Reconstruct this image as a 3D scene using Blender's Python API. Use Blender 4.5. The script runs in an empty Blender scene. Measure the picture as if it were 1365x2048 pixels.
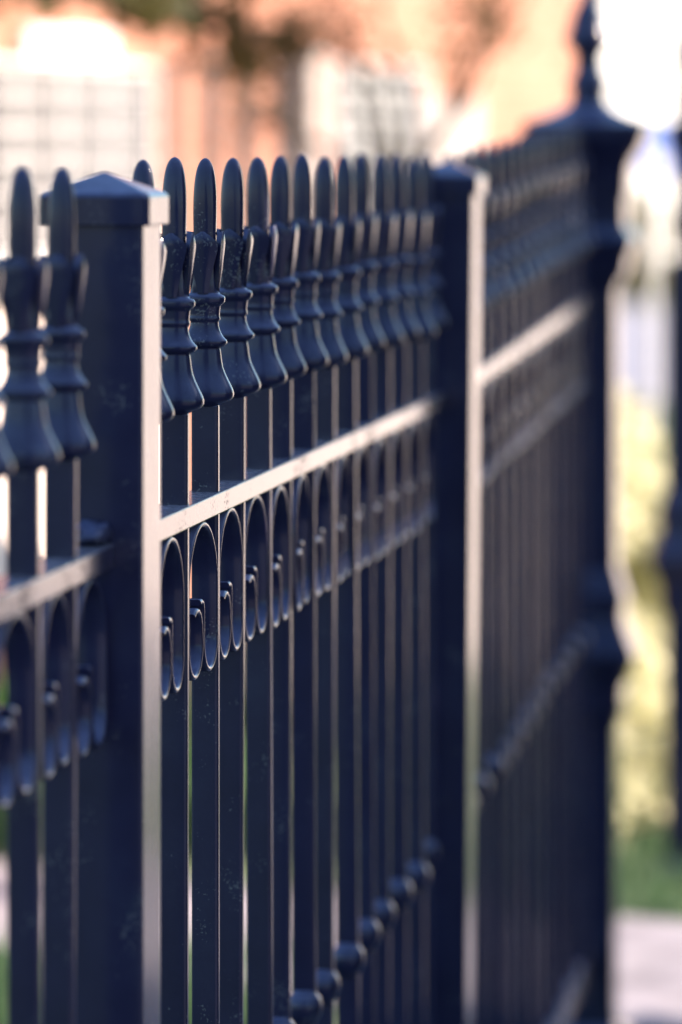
import bpy, bmesh, math, random
from mathutils import Vector, Matrix
R = math.radians
rnd = random.Random(7)
sc = bpy.context.scene
COL = sc.collection

# ---------------------------------------------------------------- camera
CAM_Z = 1.5
FPX, HOR, CX = 9000.0, 285.0, 682.5          # focal length in photo pixels, horizon row, centre column
cam_d = bpy.data.cameras.new('camera')
cam_d.sensor_fit = 'AUTO'; cam_d.sensor_width = 36.0
cam_d.lens = FPX / 2048.0 * 36.0
cam_d.shift_y = -(1024.0 - HOR) / 2048.0
cam_d.clip_start = 0.05; cam_d.clip_end = 2000.0
cam_d.dof.use_dof = True
cam_d.dof.focus_distance = 3.74
cam_d.dof.aperture_fstop = 3.7
cam = bpy.data.objects.new('camera', cam_d); COL.objects.link(cam)
cam.location = (0, 0, CAM_Z); cam.rotation_euler = (R(90), 0, 0)
sc.camera = cam

# ---------------------------------------------------------------- light
SUN_AZ, SUN_EL = R(80), R(25)                # azimuth clockwise from +Y
world = bpy.data.worlds.new('World'); sc.world = world; world.use_nodes = True
wn = world.node_tree.nodes; wl = world.node_tree.links
sky = wn.new('ShaderNodeTexSky'); sky.sky_type = 'NISHITA'; sky.sun_disc = False
sky.sun_elevation = SUN_EL; sky.sun_rotation = SUN_AZ
sky.air_density = 1.0; sky.dust_density = 0.6; sky.ozone_density = 3.0
wl.new(sky.outputs[0], wn['Background'].inputs[0]); wn['Background'].inputs[1].default_value = 0.12
sl = bpy.data.lights.new('sun', 'SUN'); sl.energy = 5.0; sl.angle = R(0.5); sl.color = (1.0, 0.81, 0.67)
sun = bpy.data.objects.new('sun', sl); COL.objects.link(sun)
sdir = Vector((math.sin(SUN_AZ)*math.cos(SUN_EL), math.cos(SUN_AZ)*math.cos(SUN_EL), math.sin(SUN_EL)))
sun.rotation_euler = (-sdir).to_track_quat('-Z', 'Y').to_euler()
sc.view_settings.view_transform = 'Standard'; sc.view_settings.look = 'None'
sc.view_settings.exposure = 1.6; sc.view_settings.gamma = 1.0
sc.view_settings.use_curve_mapping = False
sc.render.engine = 'CYCLES'
sc.cycles.use_denoising = True
sc.cycles.max_bounces = 6

# ---------------------------------------------------------------- helpers
def link(o, parent=None):
    COL.objects.link(o)
    if parent is not None: o.parent = parent
    return o
def empty(name, loc=(0,0,0), rz=0.0):
    o = bpy.data.objects.new(name, None); o.location = loc; o.rotation_euler = (0,0,rz)
    o.empty_display_size = .1
    return link(o)
def tag(o, label=None, cat=None, group=None, kind=None):
    if label: o['label'] = label
    if cat: o['category'] = cat
    if group: o['group'] = group
    if kind: o['kind'] = kind
    return o
def mesh(name, bm, mat, smooth=False, angle=None):
    bmesh.ops.recalc_face_normals(bm, faces=bm.faces)
    me = bpy.data.meshes.new(name); bm.to_mesh(me); bm.free()
    me.materials.append(mat)
    if smooth:
        for p in me.polygons: p.use_smooth = True
        if angle: me.set_sharp_from_angle(angle=angle)
    return me
def obj(name, me, parent=None, loc=(0,0,0), rot=(0,0,0)):
    o = bpy.data.objects.new(name, me); o.location = loc; o.rotation_euler = rot
    return link(o, parent)
def box(bm, x0, x1, y0, y1, z0, z1):
    vs = [bm.verts.new((x,y,z)) for z in (z0,z1) for x,y in ((x0,y0),(x1,y0),(x1,y1),(x0,y1))]
    for f in ((0,1,2,3),(4,5,6,7),(0,1,5,4),(1,2,6,5),(2,3,7,6),(3,0,4,7)):
        bm.faces.new([vs[i] for i in f])
def bevbox(bm, x0, x1, y0, y1, z0, z1, b=.0015, seg=2):
    t = bmesh.new(); box(t, x0,x1,y0,y1,z0,z1)
    bmesh.ops.bevel(t, geom=t.edges[:], offset=b, segments=seg, affect='EDGES', profile=.5)
    me = bpy.data.meshes.new('t'); t.to_mesh(me); t.free(); bm.from_mesh(me); bpy.data.meshes.remove(me)
def ring_loft(bm, prof, seg=24, cap=True):
    """prof: list of (z, half width, squareness exponent); stacked rounded-square rings."""
    rings = []
    for z, h, e in prof:
        ring = []
        for i in range(seg):
            a = 2*math.pi*(i+.5)/seg
            c, s = math.cos(a), math.sin(a)
            r = h / (abs(c)**e + abs(s)**e)**(1.0/e)
            ring.append(bm.verts.new((r*c, r*s, z)))
        rings.append(ring)
    for a, b in zip(rings, rings[1:]):
        for i in range(seg):
            bm.faces.new((a[i], a[(i+1)%seg], b[(i+1)%seg], b[i]))
    if cap:
        bm.faces.new(rings[0]); bm.faces.new(rings[-1])
def tube(bm, pts, rads, seg=7):
    rings = []
    for i, p in enumerate(pts):
        p = Vector(p)
        d = (Vector(pts[min(i+1,len(pts)-1)]) - Vector(pts[max(i-1,0)])).normalized()
        q = d.to_track_quat('Z','Y')
        rings.append([bm.verts.new(p + q @ Vector((math.cos(2*math.pi*k/seg)*rads[i], math.sin(2*math.pi*k/seg)*rads[i], 0))) for k in range(seg)])
    for a, b in zip(rings, rings[1:]):
        for k in range(seg): bm.faces.new((a[k], a[(k+1)%seg], b[(k+1)%seg], b[k]))
    bm.faces.new(rings[0]); bm.faces.new(rings[-1])
def smooth_interp(pts, n):
    """dense samples of a (z, h, e) profile with Catmull-Rom in between"""
    out = []
    P = [pts[0]] + list(pts) + [pts[-1]]
    for i in range(1, len(P)-2):
        for k in range(n):
            t = k/n
            out.append(tuple(.5*((2*P[i][j]) + (-P[i-1][j]+P[i+1][j])*t + (2*P[i-1][j]-5*P[i][j]+4*P[i+1][j]-P[i+2][j])*t*t
                        + (-P[i-1][j]+3*P[i][j]-3*P[i+1][j]+P[i+2][j])*t**3) for j in range(len(P[i]))))
    out.append(tuple(pts[-1]))
    return out

# ---------------------------------------------------------------- materials
def mat(name):
    m = bpy.data.materials.new(name); m.use_nodes = True
    nt = m.node_tree; return m, nt, nt.nodes['Principled BSDF']
def noise(nt, scale, detail=4, rough=.55, vec=None):
    n = nt.nodes.new('ShaderNodeTexNoise'); n.inputs['Scale'].default_value = scale
    n.inputs['Detail'].default_value = detail; n.inputs['Roughness'].default_value = rough
    if vec is not None: nt.links.new(vec, n.inputs['Vector'])
    return n
def ramp(nt, fac, stops):
    r = nt.nodes.new('ShaderNodeValToRGB')
    e = r.color_ramp.elements
    while len(e) < len(stops): e.new(.5)
    for el, (p, c) in zip(e, stops):
        el.position = p; el.color = c if len(c) == 4 else (*c, 1)
    nt.links.new(fac, r.inputs[0]); return r
def coords(nt, kind='Object'):
    return nt.nodes.new('ShaderNodeTexCoord').outputs[kind]
def bump(nt, b, h, strength, dist):
    n = nt.nodes.new('ShaderNodeBump'); n.inputs['Strength'].default_value = strength; n.inputs['Distance'].default_value = dist
    nt.links.new(h, n.inputs['Height']); nt.links.new(n.outputs[0], b.inputs['Normal'])
def simple(name, c1, c2, scale, rough=.8, b=.3, dist=.01, spec=.5):
    m, nt, p = mat(name)
    co = coords(nt); n = noise(nt, scale, 6, .6, co)
    r = ramp(nt, n.outputs[0], ((.3, c1), (.7, c2)))
    nt.links.new(r.outputs[0], p.inputs['Base Color']); p.inputs['Roughness'].default_value = rough
    p.inputs['Specular IOR Level'].default_value = spec
    bump(nt, p, n.outputs[0], b, dist)
    return m

def paint_mat(name, pits=False):
    m, nt, p = mat(name)
    co = coords(nt); geo = nt.nodes.new('ShaderNodeNewGeometry').outputs['Position']
    n1 = noise(nt, 11, 6, .62, geo)
    base = ramp(nt, n1.outputs[0], ((.28, (.0062,.0062,.025)), (.55, (.0098,.0098,.035)), (.70, (.0130,.0148,.041)), (.78, (.020,.029,.050))))
    # dust specks and small chips
    v = nt.nodes.new('ShaderNodeTexNoise'); v.inputs['Scale'].default_value = 420; v.inputs['Detail'].default_value = 2
    nt.links.new(geo, v.inputs['Vector'])
    n2 = noise(nt, 24, 3, .5, geo)
    add = nt.nodes.new('ShaderNodeMath'); add.operation = 'MULTIPLY'
    nt.links.new(v.outputs[0], add.inputs[0]); nt.links.new(n2.outputs[0], add.inputs[1])
    sp = ramp(nt, add.outputs[0], ((.375, (0,0,0)), (.43, (1,1,1))))
    mx = nt.nodes.new('ShaderNodeMixRGB'); mx.inputs[2].default_value = (.07,.075,.09,1)
    nt.links.new(sp.outputs[0], mx.inputs[0]); nt.links.new(base.outputs[0], mx.inputs[1])
    out = mx.outputs[0]
    if pits:
        n3 = noise(nt, 230, 3, .6, geo)
        n4 = noise(nt, 14, 2, .5, geo)
        ml = nt.nodes.new('ShaderNodeMath'); ml.operation = 'MULTIPLY'
        nt.links.new(n3.outputs[0], ml.inputs[0]); nt.links.new(n4.outputs[0], ml.inputs[1])
        pr = ramp(nt, ml.outputs[0], ((.335, (0,0,0)), (.36, (1,1,1))))
        rr = ramp(nt, ml.outputs[0], ((.335, (.48,.48,.48)), (.36, (.95,.95,.95))))
        nt.links.new(rr.outputs[0], p.inputs['Roughness'])
        mp = nt.nodes.new('ShaderNodeMixRGB'); mp.inputs[2].default_value = (.012,.012,.016,1)
        nt.links.new(pr.outputs[0], mp.inputs[0]); nt.links.new(out, mp.inputs[1]); out = mp.outputs[0]
    else:
        rr = ramp(nt, n2.outputs[0], ((.3, (.42,.42,.42)), (.75, (.56,.56,.56))))
        nt.links.new(rr.outputs[0], p.inputs['Roughness'])
    # upward faces: dust, with blue skylight put into its colour
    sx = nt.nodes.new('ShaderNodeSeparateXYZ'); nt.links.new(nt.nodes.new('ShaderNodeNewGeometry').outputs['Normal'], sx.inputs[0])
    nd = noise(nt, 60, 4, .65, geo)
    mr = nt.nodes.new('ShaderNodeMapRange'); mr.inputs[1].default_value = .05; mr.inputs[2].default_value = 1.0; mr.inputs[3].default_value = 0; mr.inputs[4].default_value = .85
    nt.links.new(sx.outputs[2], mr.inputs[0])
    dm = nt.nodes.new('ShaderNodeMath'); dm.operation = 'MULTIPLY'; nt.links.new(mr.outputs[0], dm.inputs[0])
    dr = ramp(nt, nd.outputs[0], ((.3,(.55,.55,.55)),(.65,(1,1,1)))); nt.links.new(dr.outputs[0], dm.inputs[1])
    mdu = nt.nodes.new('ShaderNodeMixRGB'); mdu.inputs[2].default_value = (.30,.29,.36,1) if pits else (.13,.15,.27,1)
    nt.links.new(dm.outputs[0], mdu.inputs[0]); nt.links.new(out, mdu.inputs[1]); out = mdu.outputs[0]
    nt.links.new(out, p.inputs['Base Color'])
    p.inputs['IOR'].default_value = 1.36; p.inputs['Specular IOR Level'].default_value = .36; p.inputs['Specular Tint'].default_value = (.55,.68,1,1)
    p.inputs['Coat Weight'].default_value = 1.0; p.inputs['Coat Roughness'].default_value = .15; p.inputs['Coat IOR'].default_value = 1.28
    p.inputs['Sheen Weight'].default_value = .0
    if pits:
        inv = nt.nodes.new('ShaderNodeMath'); inv.operation = 'SUBTRACT'; inv.inputs[0].default_value = 1.0
        nt.links.new(pr.outputs[0], inv.inputs[1]); nt.links.new(inv.outputs[0], p.inputs['Coat Weight'])
    p.inputs['Sheen Roughness'].default_value = .4
    p.inputs['Sheen Tint'].default_value = (1, .9, .8, 1)
    nb = noise(nt, 130, 4, .6, geo)
    nb2 = noise(nt, 26, 3, .5, geo)
    sm = nt.nodes.new('ShaderNodeMath'); sm.operation = 'MULTIPLY_ADD'; sm.inputs[1].default_value = 2.2
    nt.links.new(nb2.outputs[0], sm.inputs[0]); nt.links.new(nb.outputs[0], sm.inputs[2])
    bump(nt, p, sm.outputs[0], .16, .002)
    return m
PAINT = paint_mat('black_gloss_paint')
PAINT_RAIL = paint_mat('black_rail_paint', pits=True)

# ---------------------------------------------------------------- ground
SLOPE = .031
Y_A, Y_B = 5.40, 7.25
def gz(y): return SLOPE*(min(max(y, Y_A), Y_B)-Y_A)
def sheet(name, pts_fn, m, dz):
    """a ground sheet given as quads [(x0,x1) at each y]"""
    bm = bmesh.new(); prev = None
    for y, xa, xb in pts_fn:
        cur = (bm.verts.new((xa, y, gz(y)+dz)), bm.verts.new((xb, y, gz(y)+dz)))
        if prev: bm.faces.new((prev[0], prev[1], cur[1], cur[0]))
        prev = cur
    return obj(name, mesh(name, bm, m))
def ground_mat(name, c1, c2, c3, scale):
    m, nt, p = mat(name); geo = nt.nodes.new('ShaderNodeNewGeometry').outputs['Position']
    n = noise(nt, scale, 8, .65, geo); n2 = noise(nt, scale*9, 4, .6, geo)
    r = ramp(nt, n.outputs[0], ((.3, c1), (.5, c2), (.72, c3)))
    r2 = ramp(nt, n2.outputs[0], ((.3, (.6,.6,.6)), (.7, (1.25,1.25,1.25))))
    mx = nt.nodes.new('ShaderNodeMixRGB'); mx.blend_type = 'MULTIPLY'; mx.inputs[0].default_value = 1
    nt.links.new(r.outputs[0], mx.inputs[1]); nt.links.new(r2.outputs[0], mx.inputs[2])
    nt.links.new(mx.outputs[0], p.inputs['Base Color']); p.inputs['Roughness'].default_value = .9
    bump(nt, p, n2.outputs[0], .5, .02); return m
G_GRASS = ground_mat('lawn_ground', (.05,.085,.035), (.08,.13,.055), (.13,.17,.08), 1.3)
G_PATH = ground_mat('pinkish_concrete', (.27,.255,.285), (.33,.31,.34), (.38,.36,.38), .9)
G_ROAD = ground_mat('pale_asphalt', (.25,.25,.29), (.30,.30,.34), (.34,.34,.38), .6)
TAN = .1472
def fx(y): return -.1346 + (y-3.65)*TAN           # x of the fence line at depth y
tag(sheet('ground', [(-60,-400,400),(Y_A,-400,400),(Y_B,-400,400),(900,-400,400)], G_GRASS, 0), kind='structure')
tag(sheet('pavement', [(-30, fx(-30)-.60, fx(-30)+6.5),(Y_A, fx(Y_A)-.15, fx(Y_A)+6.5),(7.1, fx(7.1)+.30, fx(7.1)+6.5),(Y_B, fx(Y_B)+.30, fx(Y_B)+6.5),(7.3, fx(7.3)+.3, fx(7.3)+6.5),(8.2, fx(8.2)+.3, fx(8.2)+6.5),(9.1, fx(8.2)+1.6, fx(9.1)+6.5),(24, fx(24)+.6, fx(24)+6.5)], G_PATH, .004), kind='structure')
bm = bmesh.new()
zz = gz(9)+.008
bm.faces.new([bm.verts.new(v) for v in ((.90,7.26,zz),(.86,8.17,zz),(-.65,8.95,zz),(-3.2,9.9,zz),(-3.2,8.9,zz),(-.65,8.05,zz),(.30,7.26,zz))])
tag(obj('path', mesh('path', bm, G_PATH)), kind='structure')
tag(sheet('road', [(25,-60,80),(40,-60,80)], G_ROAD, .01), kind='structure')

# ---------------------------------------------------------------- fence: shared meshes
S = 3.65/27.4*math.sqrt(1+TAN*TAN)             # picket spacing along the fence
RZ = math.pi/2 - math.atan(TAN)                # local x = along the fence, local -y = street face
BAR = .0092
TIP = -.0132
def petal(bm, ang):
    """one pointed shield-shaped leaf leaning out from the core"""
    M = Matrix.Rotation(ang, 4, 'Z')
    rows = [(-.1270,.0044,.0108),(-.1180,.0060,.0118),(-.1080,.0084,.0134),(-.0980,.0110,.0144),(-.0900,.0130,.0153),(-.0850,.0134,.0157),(-.0815,.0108,.0157),(-.0780,.0062,.0153),(-.0748,.0012,.0146)]
    grid_o, grid_i = [], []
    for z, w, o in rows:
        ro, ri = [], []
        for k in range(5):
            t = -1 + k*.5
            crown = (1-abs(t))*.0016
            ro.append(bm.verts.new(M @ Vector((o+crown, t*w, z))))
            ri.append(bm.verts.new(M @ Vector((o-.0042 - .0012*(1-abs(t)), t*w*.86, z-.0006))))
        grid_o.append(ro); grid_i.append(ri)
    n = len(rows)
    for i in range(n-1):
        for k in range(4):
            bm.faces.new((grid_o[i][k], grid_o[i][k+1], grid_o[i+1][k+1], grid_o[i+1][k]))
            bm.faces.new((grid_i[i][k], grid_i[i+1][k], grid_i[i+1][k+1], grid_i[i][k+1]))
        bm.faces.new((grid_o[i][0], grid_o[i+1][0], grid_i[i+1][0], grid_i[i][0]))
        bm.faces.new((grid_o[i][4], grid_i[i][4], grid_i[i+1][4], grid_o[i+1][4]))
    for k in range(4):
        bm.faces.new((grid_o[-1][k], grid_o[-1][k+1], grid_i[-1][k+1], grid_i[-1][k]))
        bm.faces.new((grid_o[0][k], grid_i[0][k], grid_i[0][k+1], grid_o[0][k+1]))
bm = bmesh.new()
spear = [(-.222,.0094,6),(-.2195,.0150,6),(-.2165,.0213,6),(-.213,.0235,6),(-.209,.0234,6),(-.204,.0214,6),(-.197,.0181,6),(-.189,.0150,6),(-.181,.0137,5),(-.1745,.0129,5),
         (-.1728,.0128,4),(-.1708,.0165,4),(-.1683,.0181,4),(-.1660,.0176,4),(-.1630,.0150,4),(-.1590,.0128,4),(-.1550,.0116,4),(-.1525,.0113,4),
         (-.1508,.0112,4),(-.1485,.0126,4),(-.1465,.0122,4),(-.1440,.0120,4),(-.1400,.0124,4),(-.1375,.0128,4),(-.1362,.0142,4),(-.1345,.0158,4),(-.1318,.0164,4),(-.1292,.0158,4),(-.1277,.0136,4),(-.1262,.0116,4),
         (-.1180,.0104,4),(-.1000,.0100,3.6),(-.0800,.0096,3.2),(-.0650,.0098,3),(-.0520,.0099,2.8),(-.0410,.0096,2.6),(-.0320,.0088,2.5),(-.0250,.0077,2.4),(-.0200,.0063,2.2),(-.0162,.0045,2),(-.0140,.0023,2),(TIP,.0003,2)]
spear = [(z, h*(1.06 if z < -.125 else 1.0), 2.7 if z < -.125 else e) for z, h, e in spear]
ring_loft(bm, smooth_interp(spear, 2), 32)
for v in bm.verts: v.co.x *= .62 if v.co.z < -.125 else .72
ring_core = len(bm.verts)
for k in range(4):
    i0 = len(bm.verts); petal(bm, k*math.pi/2); bm.verts.ensure_lookup_table()
    for v in bm.verts[i0:]: v.co.x *= .85
SPEAR = mesh('spearhead', bm, PAINT, True, R(38))
bm = bmesh.new(); bevbox(bm, -.0048, .0048, -.0115, .0115, -1.40, -.2195, .0026, 4)
PICKET = mesh('picket', bm, PAINT, False)
bm = bmesh.new()
ring_loft(bm, smooth_interp([(-.8475,.0098,3),(-.8455,.0112,3),(-.8430,.0135,2.6),(-.838,.0162,2.4),(-.832,.0173,2.3),(-.826,.0170,2.3),(-.821,.0150,2.4),(-.8170,.0118,2.6),(-.8140,.0100,3)], 2), 28)
KNOB = mesh('collar', bm, PAINT, True)
# scroll: flat strip bent into a round arch whose two ends curl inwards
def arc(cx, cy, r, a0, a1, n):
    return [(cx+r*math.cos(R(a0+(a1-a0)*k/n)), cy+r*math.sin(R(a0+(a1-a0)*k/n))) for k in range(n+1)]
half = arc(0, -.3690, .0548, 90, 0, 16) + [(.0548, -.385), (.0548, -.400)] + arc(.0287, -.4110, .0261, 0, -180, 16)
right_end = [(.0030, -.402), (.0031, -.392), (.0030, -.384), (.0008, -.3793), (-.0040, -.3775), (-.0105, -.3780)]
left_end = [(.0036, -.404), (.0050, -.396), (.0095, -.388), (.0165, -.3840), (.0250, -.3835), (.0330, -.3870)]
path = [(-x, y) for x, y in reversed(half+left_end)] + (half+right_end)[1:]
def strip(bm, path, y0, y1, th):
    n = len(path); L = []
    for i, p in enumerate(path):
        a = Vector(path[max(i-1,0)]); b = Vector(path[min(i+1,n-1)])
        d = (b-a).normalized(); nn = Vector((-d.y, d.x))*(th/2)
        p = Vector(p); L.append((p+nn, p-nn))
    V = []
    for o, i_ in L:
        V.append([bm.verts.new((q.x, y, q.y)) for q, y in ((o,y0+.0020),(o.lerp(i_,.10),y0+.0009),(o.lerp(i_,.32),y0+.0001),(o.lerp(i_,.5),y0),(i_.lerp(o,.32),y0+.0001),(i_.lerp(o,.10),y0+.0009),(i_,y0+.0020),(i_,y1),(o,y1))])
    for a, b in zip(V, V[1:]):
        for k in range(9): bm.faces.new((a[k], a[(k+1)%9], b[(k+1)%9], b[k]))
    bm.faces.new(V[0]); bm.faces.new(V[-1])
bm = bmesh.new(); strip(bm, path, -.0108, .0100, .0052)
for wx, wz in ((0,-.3155), (-.0560,-.372), (.0560,-.372)):   # weld beads
    t = bmesh.new(); bmesh.ops.create_icosphere(t, subdivisions=2, radius=1)
    for v in t.verts:
        r = 1+.3*math.sin(5*v.co.x+wx*90)*math.sin(6*v.co.y+1)
        v.co = Vector((wx+v.co.x*(.0085 if wx == 0 else .0030)*r, -.001+v.co.y*.0075*r, wz+v.co.z*(.0032 if wx == 0 else .0075)*r))
    tm = bpy.data.meshes.new('t'); t.to_mesh(tm); t.free(); bm.from_mesh(tm); bpy.data.meshes.remove(tm)
SCROLL = mesh('scroll', bm, PAINT, True, R(35))

def fence_pt(n):                                # plan position of picket index n
    D = (n+27.4)*3.65/27.4
    return Vector((fx(D), D, 0))
def fence_panel(n0, count, end_a, end_b, slope, label, jit=1.0, dz=0.0):
    """end_a/end_b: picket index (may be fractional) where the rails stop"""
    base = fence_pt(n0)
    root = empty('iron_fence', (base.x, base.y, 0), RZ)
    tag(root, label, 'fence', 'panels of the black iron fence')
    def rz_(u): return CAM_Z + slope*max(0, u) + dz
    # rails
    ua, ub = (end_a-n0)*S, (end_b-n0)*S
    for z0, z1 in ((-.3115,-.2935), (-1.372,-1.340)):
        bm = bmesh.new(); bevbox(bm, ua, ub, -.0150, .0150, z0, z1, .0012, 2)
        for v in bm.verts: v.co.z += rz_(v.co.x)
        # slight waviness of the hand-made bar
        obj('rail', mesh('rail', bm, PAINT_RAIL, True, R(14)), root)
    for k in range(count):
        u = k*S
        j = jit
        p = obj('picket', PICKET, root, (u+rnd.gauss(0,.0012)*j, rnd.gauss(0,.0006)*j, rz_(u)+rnd.gauss(0,.0010)*j), (rnd.gauss(0,.0028)*j, rnd.gauss(0,.0030)*j, rnd.gauss(0,.035)*j))
        obj('spearhead', SPEAR, p, (0,0,rnd.gauss(0,.0006)), (rnd.gauss(0,.003)*j, rnd.gauss(0,.003)*j, rnd.gauss(0,.06)*j))
        obj('collar', KNOB, p, (0,0,rnd.gauss(0,.001)))
        if k < count-1:
            obj('scroll', SCROLL, root, (u+S/2, 0, rz_(u+S/2)+rnd.gauss(0,.0008)), (0, rnd.gauss(0,.012)*j, rnd.gauss(0,.02)*j))
    return root, rz_
N_POST, N_POST2 = -2.15, 12.62
pn = .036/S
pa, rza = fence_panel(-3.3-15, 16, -20.3, N_POST-pn-.005, 0, 'nearest iron fence panel, cut off at the photo edge before the near square post', dz=-.003)
fence_panel(-1.0, 14, N_POST+pn+.005, N_POST2-pn, 0, 'middle iron fence panel in sharpest focus, spanning between the two square capped posts')
fence_panel(13.75, 13, N_POST2+pn, 26.25, SLOPE, 'blurred far iron fence panel climbing from the thin square post to the large finial post')
# end scrolls beside the first post (between last picket and the post)
# lumpy weld where the near rail meets the post
bm = bmesh.new()
u0 = (N_POST-pn+20.3-2.0)*S
bmesh.ops.create_icosphere(bm, subdivisions=3, radius=1)
for v in bm.verts:
    r = 1+.25*math.sin(9*v.co.x+2)*math.sin(7*v.co.y)+.15*math.sin(13*v.co.z)
    v.co = Vector((v.co.x*.026*r, v.co.y*.017*r, v.co.z*.011*r))
obj('scroll', SCROLL, pa, ((18.3-2.845)*S, 0, CAM_Z-.004), (0,.01,0))
weld = obj('weld', mesh('weld', bm, PAINT, True), pa, ((N_POST-pn+18.3)*S-.006, .004, CAM_Z-.290))

def fence_post(n, label, rot=0.0, lean=0.0, mid=.036):
    base = fence_pt(n)
    root = empty('fence_post', (base.x, base.y, gz(base.y)), RZ+rot)
    root.rotation_euler = (0, 0, RZ+rot)
    tag(root, label, 'fence post', 'square posts of the iron fence')
    h = CAM_Z - root.location.z
    bm = bmesh.new(); bevbox(bm, -mid, mid, -mid, mid, 0, h-.0585, .0022, 3)
    s = obj('shaft', mesh('shaft', bm, PAINT, True, R(14)), root)
    bm = bmesh.new()
    k = mid/.036
    ring_loft(bm, [(h-.0620,.0365*k,30),(h-.0618,.0405*k,30),(h-.0608,.0417*k,30),(h-.0410,.0417*k,30),(h-.0392,.0412*k,30),(h-.0375,.0395*k,30),(h-.0368,.0382*k,30),(h-.0290,.0190*k,30),(h-.0222,.0016*k,30)], 64)
    obj('cap', mesh('cap', bm, PAINT, True, R(14)), root)
    bm = bmesh.new()
    ring_loft(bm, [(0,.062*k,30),(.010,.062*k,30),(.012,.060*k,30)], 64)
    obj('foot_plate', mesh('foot_plate', bm, PAINT, True, R(30)), root)
    if lean:
        root.rotation_mode = 'XYZ'
        root.rotation_euler = (Matrix.Rotation(lean,3,'Y') @ Matrix.Rotation(RZ+rot,3,'Z')).to_euler()
    return root
fence_post(N_POST, 'near square iron post with a shallow pyramid cap and a pale sunlit edge')
fence_post(N_POST2, 'farther square iron post, blurred, where the fence begins to climb', rot=-R(.6), lean=R(.5))

# ---------------------------------------------------------------- gate posts
def prof(pairs, sq):
    return [((285-y)/1248.0, (w+(20 if y > 215 else 13 if y > 0 else 4))/1248.0/(1.135 if sq else 1.0), 30 if sq else 2) for y, w in pairs]
fin = prof([(222,34),(215,28),(203,24),(190,22),(180,26),(174,29),(168,28),(158,21),(146,15),(136,14),(132,16.5),(127,14),(115,15),(105,22),(96,29),(88,33.5),(80,33),(60,26),(30,18),(0,12),(-40,7),(-75,4.5),(-90,5.5),(-100,5),(-112,1)], False)
cap_ = prof([(590,46),(575,50),(562,60),(545,70),(520,76),(505,83),(494,89),(482,90),(470,82),(458,70),(440,68),(400,69),(396,75),(372,75),(350,77),(330,82),(310,98),(296,109),(278,113),(276,117),(253,118),(249,115),(243,92),(236,66),(228,46),(222,34)], True)
mold = prof([(1452,46),(1448,52),(1430,56),(1425,61),(1400,62),(1372,62),(1366,66),(1350,71),(1332,82),(1318,91),(1308,92),(1296,87),(1275,76),(1255,68),(1240,62),(1215,62),(1210,66),(1186,66),(1182,61),(1165,56),(1145,50),(1138,46)], True)
foot = prof([(2130,80),(2078,80),(2070,74),(2060,60),(2052,52),(2046,46)], True)
def seg_mesh(name, pr, seg, smooth, n=1, ang=R(30)):
    bm = bmesh.new(); ring_loft(bm, smooth_interp(pr, n) if n > 1 else pr, seg)
    return mesh(name, bm, PAINT, smooth, ang)
GP_FIN = seg_mesh('finial', fin, 28, True, 3, R(60))
GP_CAP = seg_mesh('capital', cap_, 48, True)
GP_MOLD = seg_mesh('moulding', mold, 48, True)
GP_FOOT = seg_mesh('plinth', foot, 48, True)
bm = bmesh.new(); w = 66/1248/1.135; bevbox(bm, -w, w, -w, w, (285-2120)/1248.0, (285-585)/1248.0, .003, 2)
GP_SHAFT = mesh('shaft', bm, PAINT, True, R(14))
def gate_post(x, y, label, cs=1.0):
    z = gz(y)
    root = empty('gate_post', (x, y, z), RZ)
    tag(root, label, 'gate post', 'large cast iron gate posts')
    h = 1.448
    for nm, me in (('finial',GP_FIN),('capital',GP_CAP),('moulding',GP_MOLD),('plinth',GP_FOOT),('shaft',GP_SHAFT)):
        o = obj(nm, me, root, (0,0,h))
        if nm == 'capital': o.scale = (cs, cs, 1)
gate_post(.396, 7.21, 'large iron gate post with a turned finial at the end of the fence')
gate_post(.688, 8.85, 'second iron gate post beyond the opening, cut off at the photo edge', .47)

# ---------------------------------------------------------------- background
def at(px, py, y):                              # point seen at photo pixel (px, py) at depth y
    return Vector(((px-CX)/FPX*y, y, CAM_Z-(py-HOR)/FPX*y))
# brick house
def brick_mat():
    m, nt, p = mat('orange_brick'); co = coords(nt)
    mp = nt.nodes.new('ShaderNodeMapping'); mp.inputs['Rotation'].default_value = (R(90),0,0)
    nt.links.new(co, mp.inputs[0])
    b = nt.nodes.new('ShaderNodeTexBrick'); nt.links.new(mp.outputs[0], b.inputs['Vector'])
    b.inputs['Scale'].default_value = 1; b.inputs['Brick Width'].default_value = .225; b.inputs['Row Height'].default_value = .075
    b.inputs['Mortar Size'].default_value = .006
    b.inputs['Color1'].default_value = (.40,.165,.10,1); b.inputs['Color2'].default_value = (.46,.215,.14,1); b.inputs['Mortar'].default_value = (.40,.24,.17,1)
    n = noise(nt, 1.6, 4, .6, co); r = ramp(nt, n.outputs[0], ((.3,(.75,.7,.66)),(.7,(1.1,1.1,1.1))))
    mx = nt.nodes.new('ShaderNodeMixRGB'); mx.blend_type='MULTIPLY'; mx.inputs[0].default_value = 1
    nt.links.new(b.outputs[0], mx.inputs[1]); nt.links.new(r.outputs[0], mx.inputs[2])
    nt.links.new(mx.outputs[0], p.inputs['Base Color']); p.inputs['Roughness'].default_value = .9
    bump(nt, p, b.outputs['Fac'], -.4, .01); return m
BRICK = brick_mat()
WHITE = simple('white_paint', (.74,.73,.71), (.82,.81,.79), 6, .5, .1)
CURTAIN = simple('pale_blind', (.075,.077,.082), (.105,.105,.11), 30, .9, .1, .01, .1)
CREAM = simple('cream_door_paint', (.40,.35,.32), (.46,.40,.37), 4, .5, .05)
PINKW = simple('pink_render', (.80,.70,.64), (.86,.76,.70), 3, .8, .1)
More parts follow.
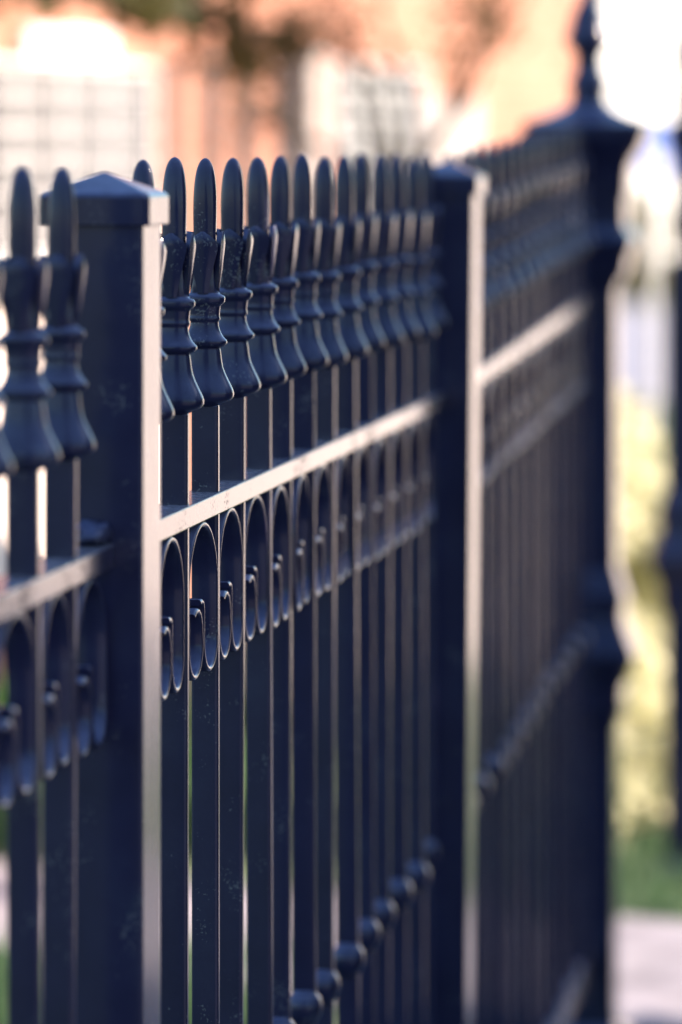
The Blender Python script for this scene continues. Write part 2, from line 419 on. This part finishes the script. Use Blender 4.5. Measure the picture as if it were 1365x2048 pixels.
ROOF = simple('roof_tile', (.14,.08,.06), (.22,.12,.09), 8, .8, .5)
def glass_mat():
    m, nt, p = mat('window_glass'); p.inputs['Base Color'].default_value = (.12,.125,.13,1)
    p.inputs['Roughness'].default_value = .3; p.inputs['IOR'].default_value = 1.5; p.inputs['Specular IOR Level'].default_value = .12
    return m
GLASS = glass_mat()
HA = R(72); HD = 14.0
house = empty('brick_house', (0, HD, gz(HD)), HA)
tag(house, 'sunlit orange brick house blurred behind the fence, with white framed windows', 'house')
HZ = CAM_Z - gz(HD)                             # camera height in house coordinates
def hu(px):                                     # wall coordinate seen at a photo column
    t = (px-CX)/FPX; return HD*t/(math.cos(HA)-math.sin(HA)*t)
def hz(px, py):
    u = hu(px); return HZ-(py-HOR)/FPX*(HD+u*math.sin(HA))
U0, U1 = -6.0, hu(1190)
bm = bmesh.new(); box(bm, U0, U1, 0, 5, 0, 3.0); obj('wall', mesh('wall', bm, BRICK), house)
bm = bmesh.new()
v = [bm.verts.new(c) for c in ((U0-.3,-.35,2.95),(U1+.3,-.35,2.95),(U1+.3,6.35,2.95),(U0-.3,6.35,2.95),(U0+2,3,5.0),(U1-2,3,5.0))]
for f in ((0,1,5,4),(2,3,4,5),(1,2,5),(3,0,4),(0,3,2,1)): bm.faces.new([v[i] for i in f])
obj('roof', mesh('roof', bm, ROOF), house)
def window(u0, u1, z0, z1, nx, nz, fw, mw, pane, nm='window'):
    bm = bmesh.new()
    box(bm, u0, u1, -.022, .02, z1-fw, z1); box(bm, u0, u1, -.022, .02, z0, z0+fw)
    box(bm, u0, u0+fw, -.022, .02, z0+fw, z1-fw); box(bm, u1-fw, u1, -.022, .02, z0+fw, z1-fw)
    for i in range(1, nx):
        x = u0+(u1-u0)*i/nx; box(bm, x-mw/2, x+mw/2, -.014, .01, z0+fw, z1-fw)
    for i in range(1, nz):
        z = z0+(z1-z0)*i/nz; box(bm, u0+fw, u1-fw, -.012, .008, z-mw/2, z+mw/2)
    f = obj(nm, mesh('window_frame', bm, WHITE), house)
    bm = bmesh.new(); box(bm, u0+fw*.5, u1-fw*.5, -.008, -.003, z0+fw*.5, z1-fw*.5)
    obj('pane', mesh('pane', bm, pane), f)
    bm = bmesh.new(); box(bm, u0-.05, u1+.05, -.11, -.002, z0-.06, z0-.003); obj('sill', mesh('sill', bm, WHITE), f)
za = hz(150, 128)
u_a, u_b = hu(30), hu(300); pitch = (u_b-u_a)/3
window(u_b-pitch*9, u_b, za-.085*6, za, 9, 6, .016, .012, CURTAIN)
bm = bmesh.new(); box(bm, u_b-pitch*9, u_b-.02, -.02, -.004, .30, za-.085*6-.075); obj('apron', mesh('apron', bm, PINKW), house)
bm = bmesh.new(); box(bm, hu(38), hu(205), -.03, -.005, za+.004, za+.085); obj('lintel', mesh('lintel', bm, WHITE), house)
window(hu(662), hu(838), hz(750,130)-1.25, hz(750,130), 3, 16, .014, .010, GLASS)
# white door and its frame
bm = bmesh.new(); box(bm, hu(845), hu(948), -.02, .02, .05, hz(900,195)); d = obj('door', mesh('door', bm, CREAM), house)
bm = bmesh.new()
for z in (.25, .85):
    box(bm, hu(858), hu(935), -.032, -.022, z, z+.5)
obj('door_panel', mesh('door_panel', bm, CURTAIN), d)
bm = bmesh.new(); tube(bm, [(hu(930),-.018,1.0),(hu(930),-.09,1.0)], [.02,.024], 10); obj('handle', mesh('handle', bm, PAINT), d)
# white porch screen posts in front of the brick
POSTM = None
for i, (px, w) in enumerate(((350,.034),(420,.042),(488,.042),(600,.10))):
    u = hu(px); p = Vector((u, -.5, 0))
    bm = bmesh.new(); hgt = hz(px, 150)
    bevbox(bm, -w/2, w/2, -w/2, w/2, 0, hgt, .004, 1); bevbox(bm, -w/2-.012, w/2+.012, -w/2-.012, w/2+.012, hgt, hgt+.02, .004, 1)
    # seen at the pixel: put it half a metre in front of the wall on the same sight line
    t = (px-CX)/FPX; yy = 11.3
    o = obj('porch_post', mesh('porch_post', bm, CREAM), None, (t*yy, yy, gz(yy)), (0,0,HA))
    tag(o, ['slim cream post nearest the gridded window of the brick house','cream post second along from the gridded window','cream post third along, in front of bare brick','broad cream post just beside the window behind the bare shrub'][i], 'post', 'cream posts in front of the brick house')

# ---------------------------------------------------------------- plants
def leaf_mat(name, c1, c2, c3, trans=.35):
    m, nt, p = mat(name); geo = nt.nodes.new('ShaderNodeNewGeometry')
    n = noise(nt, 5, 3, .6, geo.outputs['Position'])
    ad = nt.nodes.new('ShaderNodeMath'); ad.operation='ADD'
    ml = nt.nodes.new('ShaderNodeMath'); ml.operation='MULTIPLY'; ml.inputs[1].default_value=.5
    nt.links.new(geo.outputs['Random Per Island'], ml.inputs[0]); nt.links.new(ml.outputs[0], ad.inputs[0])
    m2 = nt.nodes.new('ShaderNodeMath'); m2.operation='MULTIPLY'; m2.inputs[1].default_value=.5
    nt.links.new(n.outputs[0], m2.inputs[0]); nt.links.new(m2.outputs[0], ad.inputs[1])
    r = ramp(nt, ad.outputs[0], ((.15,c1),(.5,c2),(.85,c3)))
    nt.links.new(r.outputs[0], p.inputs['Base Color']); p.inputs['Roughness'].default_value=.6
    t = nt.nodes.new('ShaderNodeBsdfTranslucent'); nt.links.new(r.outputs[0], t.inputs[0])
    mx = nt.nodes.new('ShaderNodeMixShader'); mx.inputs[0].default_value = trans
    nt.links.new(p.outputs[0], mx.inputs[1]); nt.links.new(t.outputs[0], mx.inputs[2])
    nt.links.new(mx.outputs[0], nt.nodes['Material Output'].inputs[0]); return m
L_OLIVE = leaf_mat('olive_brown_leaves', (.07,.05,.012), (.15,.10,.022), (.24,.15,.04))
L_GREEN = leaf_mat('green_leaves', (.02,.07,.015), (.05,.13,.03), (.09,.19,.05))
L_MOSS = leaf_mat('moss_olive_leaves', (.05,.06,.012), (.09,.095,.02), (.16,.15,.04))
L_PALE = leaf_mat('pale_straw_leaves', (.24,.24,.12), (.33,.31,.19), (.42,.39,.27), .5)
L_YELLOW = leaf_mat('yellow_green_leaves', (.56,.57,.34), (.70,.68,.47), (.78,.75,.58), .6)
L_DARK = leaf_mat('dark_green_leaves', (.02,.05,.015), (.035,.08,.02), (.07,.12,.03))
BARK = simple('bark', (.05,.035,.02), (.12,.085,.05), 18, .9, .6)
def leaves(bm, pts, size, rr):
    for p in pts:
        q = Matrix.Rotation(rr.uniform(0,6.28),3,'Z') @ Matrix.Rotation(rr.uniform(-1.2,1.2),3,'X') @ Matrix.Rotation(rr.uniform(0,6.28),3,'Y')
        s = size*rr.uniform(.6,1.3)
        vs = [bm.verts.new(Vector(p) + q @ Vector(c)*s) for c in ((-.5,0,0),(-.1,.28,.05),(.5,0,0),(-.1,-.28,.05))]
        bm.faces.new(vs)
def blob_pts(c, r, n, rr, hollow=.35):
    out = []
    while len(out) < n:
        v = Vector((rr.gauss(0,1), rr.gauss(0,1), rr.gauss(0,1))).normalized()*(rr.uniform(hollow**3,1)**(1/3))
        out.append((c[0]+v.x*r[0], c[1]+v.y*r[1], c[2]+v.z*r[2]))
    return out
def grow(bm, p, d, ln, r, depth, rr, tips, spread=.6):
    pts, rads = [p], [r]
    q = Vector(p); dd = Vector(d).normalized()
    for k in range(4):
        dd = (dd + Vector((rr.gauss(0,.12), rr.gauss(0,.12), rr.gauss(0,.08)))).normalized()
        q = q + dd*ln/4; pts.append(tuple(q)); rads.append(r*(1-.13*(k+1)))
        if depth <= 1: tips.append(tuple(q))
    tube(bm, pts, rads, 6)
    if depth > 0:
        for k in range(rr.choice((2,3))):
            nd = (dd + Vector((rr.gauss(0,spread), rr.gauss(0,spread), rr.gauss(0.1,spread*.5)))).normalized()
            grow(bm, tuple(q), nd, ln*rr.uniform(.6,.85), r*.52, depth-1, rr, tips, spread)
def tree(name, loc, trunk_h, r, limb_dirs, ln, depth, lm, n_leaf, size, label, cat, seed, jitter=.12, group=None):
    rr = random.Random(seed)
    root = empty(name, loc); tag(root, label, cat, group)
    bm = bmesh.new(); tips = []
    pts = [(0,0,-.05)]+[(rr.gauss(0,.02)*k, rr.gauss(0,.02)*k, trunk_h*k/4) for k in range(1,5)]
    tube(bm, pts, [r*1.25, r*1.02, r*.95, r*.88, r*.8], 9)
    for d in limb_dirs: grow(bm, pts[-1], d, ln*rr.uniform(.85,1.1), r*.55, depth, rr, tips)
    obj('trunk', mesh('trunk', bm, BARK, True), root)
    if n_leaf:
        bm = bmesh.new(); P = []
        for _ in range(n_leaf):
            t = rr.choice(tips); P.append((t[0]+rr.gauss(0,jitter), t[1]+rr.gauss(0,jitter), t[2]+rr.gauss(0,jitter*.8)))
        leaves(bm, P, size, rr); obj('crown', mesh('crown', bm, lm), root)
    return root
Z2 = gz(20)
# trees hanging over the top of the view; their trunks stand outside the frame on the left
def bough_tree(loc, trunk_h, r, boughs, lm, n_leaf, size, spread, label, seed):
    rr = random.Random(seed); root = empty('leafy_tree', loc); tag(root, label, 'tree')
    bm = bmesh.new(); P = []
    tube(bm, [(0,0,-.05),(.02,0,trunk_h*.4),(-.01,.02,trunk_h*.75),(0,0,trunk_h)], [r*1.3,r,r*.9,r*.8], 9)
    for b in boughs:
        b = [Vector((0,0,trunk_h))]+[Vector(p) for p in b]
        pts, rads = [], []
        for i in range(len(b)-1):
            for k in range(5): pts.append(b[i].lerp(b[i+1], k/5)+Vector((rr.gauss(0,.008),rr.gauss(0,.008),rr.gauss(0,.008))))
        pts.append(b[-1]); m = len(pts)
        rads = [r*.5*(1-.85*i/m) for i in range(m)]
        tube(bm, pts, rads, 6)
        for i in range(4, m):
            for t in range(3):                   # twigs
                d = Vector((rr.gauss(0,.6), rr.gauss(0,1), rr.gauss(-.1,.8))).normalized()*spread*rr.uniform(.5,1.2)
                e = pts[i]+d; tube(bm, [pts[i], pts[i].lerp(e,.5)+Vector((0,0,.015)), e], [.005,.004,.002], 5)
                for q in range(n_leaf):
                    c = pts[i].lerp(e, rr.uniform(.2,1.1)); P.append((c.x+rr.gauss(0,.025), c.y+rr.gauss(0,.03), c.z+rr.gauss(0,.025)))
    obj('trunk', mesh('trunk', bm, BARK, True), root)
    bm = bmesh.new(); leaves(bm, P, size, rr); obj('crown', mesh('crown', bm, lm), root)
bough_tree((-1.35, 10.6, Z2), 1.72, .06, [((.6,0,1.90),(1.22,.05,1.70)),((.5,.5,2.1),(1.1,.6,1.84)),((-.6,.1,2.3),(-1.0,.2,2.5)),((.7,-.1,1.86),(1.10,-.1,1.66))], L_OLIVE, 22, .058, .085, 'olive brown leafy tree whose bough hangs over the top of the photo', 3)
bough_tree((-1.70, 9.8, Z2), 1.75, .05, [((.7,0,1.90),(1.33,.05,1.72)),((-.4,.2,2.2),(-.8,.2,2.4)),((.2,.4,2.3),(.6,.5,2.5))], L_MOSS, 11, .05, .085, 'green leafed tree with a low bough above the gridded window', 4)
tree('bare_shrub', at(772, 0, 10.6).to_2d().to_3d()+Vector((0,0,Z2)), 1.30, .034, [(-.6,.1,1),(-.25,-.3,1),(.1,.2,1),(.45,-.1,1),(.75,.2,.9),(-.8,.2,.7)],   .26, 3, L_OLIVE, 500, .03, 'bare twiggy shrub fanning out before the grey window', 'shrub', 11, .03)
tree('slim_tree', at(1120, 0, 10.8).to_2d().to_3d()+Vector((0,0,Z2)), 1.62, .03, [(0,.1,1),(-.2,.2,1),(.15,-.1,1)], .4, 2, L_OLIVE, 2600, .06, 'slim olive tree beside the tall post finial', 'tree', 5, .08)
tree('street_tree', (5.15, 58, Z2), 3.2, .26, [(.3,.2,1),(-.35,.1,1),(.1,-.4,1),(-.1,.4,1)], 2.2, 3, L_DARK, 4000, .35, 'dark trunked street tree beside the white house at the photo edge', 'tree', 8, .5)
# bushes
def bush(name, loc, radii, n, lm, size, label, seed, group=None, cat='bush'):
    rr = random.Random(seed); root = empty(name, loc); tag(root, label, cat, group)
    bm = bmesh.new()
    for k in range(6):
        a = rr.uniform(0,6.28); e = (math.cos(a)*radii[0]*.6, math.sin(a)*radii[1]*.6, radii[2]*1.3)
        tube(bm, [(0,0,0),(e[0]*.4,e[1]*.4,e[2]*.4),e], [.018,.013,.006], 6)
    obj('stems', mesh('stems', bm, BARK), root)
    bm = bmesh.new(); P = []
    for k in range(14):
        v = Vector((rr.gauss(0,1), rr.gauss(0,1), rr.gauss(0,1))).normalized()*rr.uniform(.45,.8)
        c = (v.x*radii[0], v.y*radii[1], radii[2]*.95+v.z*radii[2]*1.1)
        s = rr.uniform(.3,.48); P += blob_pts(c, (radii[0]*s, radii[1]*s, radii[2]*s), n//14, rr)
    for k in range(9):                           # low skirt of shoots
        a = 2*math.pi*k/9; P += blob_pts((math.cos(a)*radii[0]*.72, math.sin(a)*radii[1]*.72, radii[2]*.28), (radii[0]*.3, radii[1]*.3, radii[2]*.28), n//22, rr)
    P = [p for p in P if p[2] > .01]
    leaves(bm, P, size, rr); obj('foliage', mesh('foliage', bm, lm), root)
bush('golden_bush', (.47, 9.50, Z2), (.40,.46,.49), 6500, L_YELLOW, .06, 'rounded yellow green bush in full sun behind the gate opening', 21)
bush('green_bush', (-.72, 10.2, Z2), (.40,.30,.12), 1800, L_GREEN, .05, 'low green bush seen through the nearest pickets', 22)
bush('green_bush', (.15, 11.1, Z2), (.5,.35,.22), 1800, L_GREEN, .05, 'low green bush at the foot of the brick wall', 23)
# grass tufts: blades on the lawn strips that show
rr = random.Random(5); bm = bmesh.new()
for _ in range(9000):
    if rr.random() < .5: x, y = rr.uniform(-1.1,-.2), rr.uniform(9.15,10.6)
    elif rr.random() < .5: x, y = rr.uniform(.35,1.1), rr.uniform(8.35,9.7)
    else: x, y = rr.uniform(-1.0,-.1), rr.uniform(7.0,8.0)
    a = rr.uniform(0,6.28); h = rr.uniform(.03,.085); w = .004
    b = Vector((x,y,gz(y))); lean = Vector((rr.gauss(0,.02), rr.gauss(0,.02), h)); s = Vector((math.cos(a)*w, math.sin(a)*w, 0))
    bm.faces.new([bm.verts.new(b-s), bm.verts.new(b+s), bm.verts.new(b+lean)])
tag(obj('grass', mesh('grass', bm, leaf_mat('grass_blades', (.05,.12,.045),(.08,.17,.07),(.14,.22,.11)))), 'green lawn grass behind the iron fence', 'grass', kind='stuff')

# far white house across the road
far = empty('white_house', ((1346-CX)/FPX*47, 47, Z2), R(70))
tag(far, 'bright white rendered house far off beyond the gate opening', 'house')
bm = bmesh.new()
x1 = 0.0
box(bm, x1-6.5, x1, 0, 7, 0, 5.2); obj('wall', mesh('wall', bm, WHITE), far)
bm = bmesh.new()
v = [bm.verts.new(c) for c in ((x1-6.9,-.4,5.2),(x1+.4,-.4,5.2),(x1+.4,7.4,5.2),(x1-6.9,7.4,5.2),(x1-6.9,3.5,8),(x1+.4,3.5,8))]
for f in ((0,1,5,4),(2,3,4,5),(1,2,5),(3,0,4),(0,3,2,1)): bm.faces.new([v[i] for i in f])
obj('roof', mesh('roof', bm, ROOF), far)
bm = bmesh.new(); box(bm, x1-3.4, x1-2.2, -.05, -.004, .9, 2.3); f = obj('window', mesh('window', bm, WHITE), far)
bm = bmesh.new(); box(bm, x1-3.3, x1-2.3, -.06, -.052, 1.0, 2.2); obj('pane', mesh('pane', bm, GLASS), f)
# round blue sign on a pale pole
BLUE = simple('blue_enamel', (.13,.22,.60), (.17,.27,.66), 4, .25, .02)
sg = empty('road_sign', at(1318, 0, 9.9).to_2d().to_3d()+Vector((0,0,Z2)), R(40))
tag(sg, 'small round blue sign on a pale pole beside the gate post', 'sign')
zs = CAM_Z-Z2-(300-HOR)/FPX*9.9
bm = bmesh.new(); tube(bm, [(0,.016,0),(0,.016,zs+.03)], [.007,.007], 10); obj('pole', mesh('pole', bm, WHITE, True, R(40)), sg)
bm = bmesh.new(); tube(bm, [(0,0,zs),(0,.008,zs)], [.068,.068], 32); obj('plate', mesh('plate', bm, BLUE, True, R(40)), sg)
bm = bmesh.new(); tube(bm, [(0,-.004,zs-.028),(0,-.001,zs-.028)], [.02,.02], 24); obj('white_disc', mesh('white_disc', bm, WHITE, True, R(40)), sg)

# unseen, added for light: wall mirrors in the gloss paint, hedge shades the fence
nb = empty('added_reflector_wall', (1.15, 11.15, Z2), R(44))
tag(nb, 'unseen pale rendered wall added to mirror in the glossy fence edges', 'wall', kind='thing')
bm = bmesh.new(); box(bm, 0, 9, 0, .22, -.05, 1.45); obj('wall', mesh('wall', bm, PINKW), nb)
bm = bmesh.new(); bevbox(bm, -.04, 9.04, -.05, .27, 1.453, 1.51, .01, 1); obj('coping', mesh('coping', bm, WHITE), nb)
rr = random.Random(31); hd = empty('added_shade_hedge', (3.0, 4.9, 0), 0)
tag(hd, 'unseen tall hedge added across the pavement to shade the fence', 'hedge')
P = [(rr.uniform(-.42,.42), rr.uniform(-2.9,2.85), rr.uniform(.05,2.95)) for _ in range(16000)]
bm = bmesh.new(); leaves(bm, P, .19, rr); obj('foliage', mesh('foliage', bm, L_DARK), hd)
bm = bmesh.new()
for k in range(10): tube(bm, [(0,-2.7+k*.58,0),(rr.gauss(0,.05),-2.7+k*.58,1.2),(rr.gauss(0,.1),-2.7+k*.58,2.6)], [.04,.03,.012], 6)
obj('stems', mesh('stems', bm, BARK), hd)

bush('far_bush', (2.50, 40.8, Z2), (.45,.4,.86), 3500, L_PALE, .10, 'pale sunlit bush standing before the white house across the road', 41)
bush('far_bush', (3.16, 40.2, Z2), (.24,.24,.82), 1500, L_GREEN, .09, 'darker narrow bush at the photo edge across the road', 42)
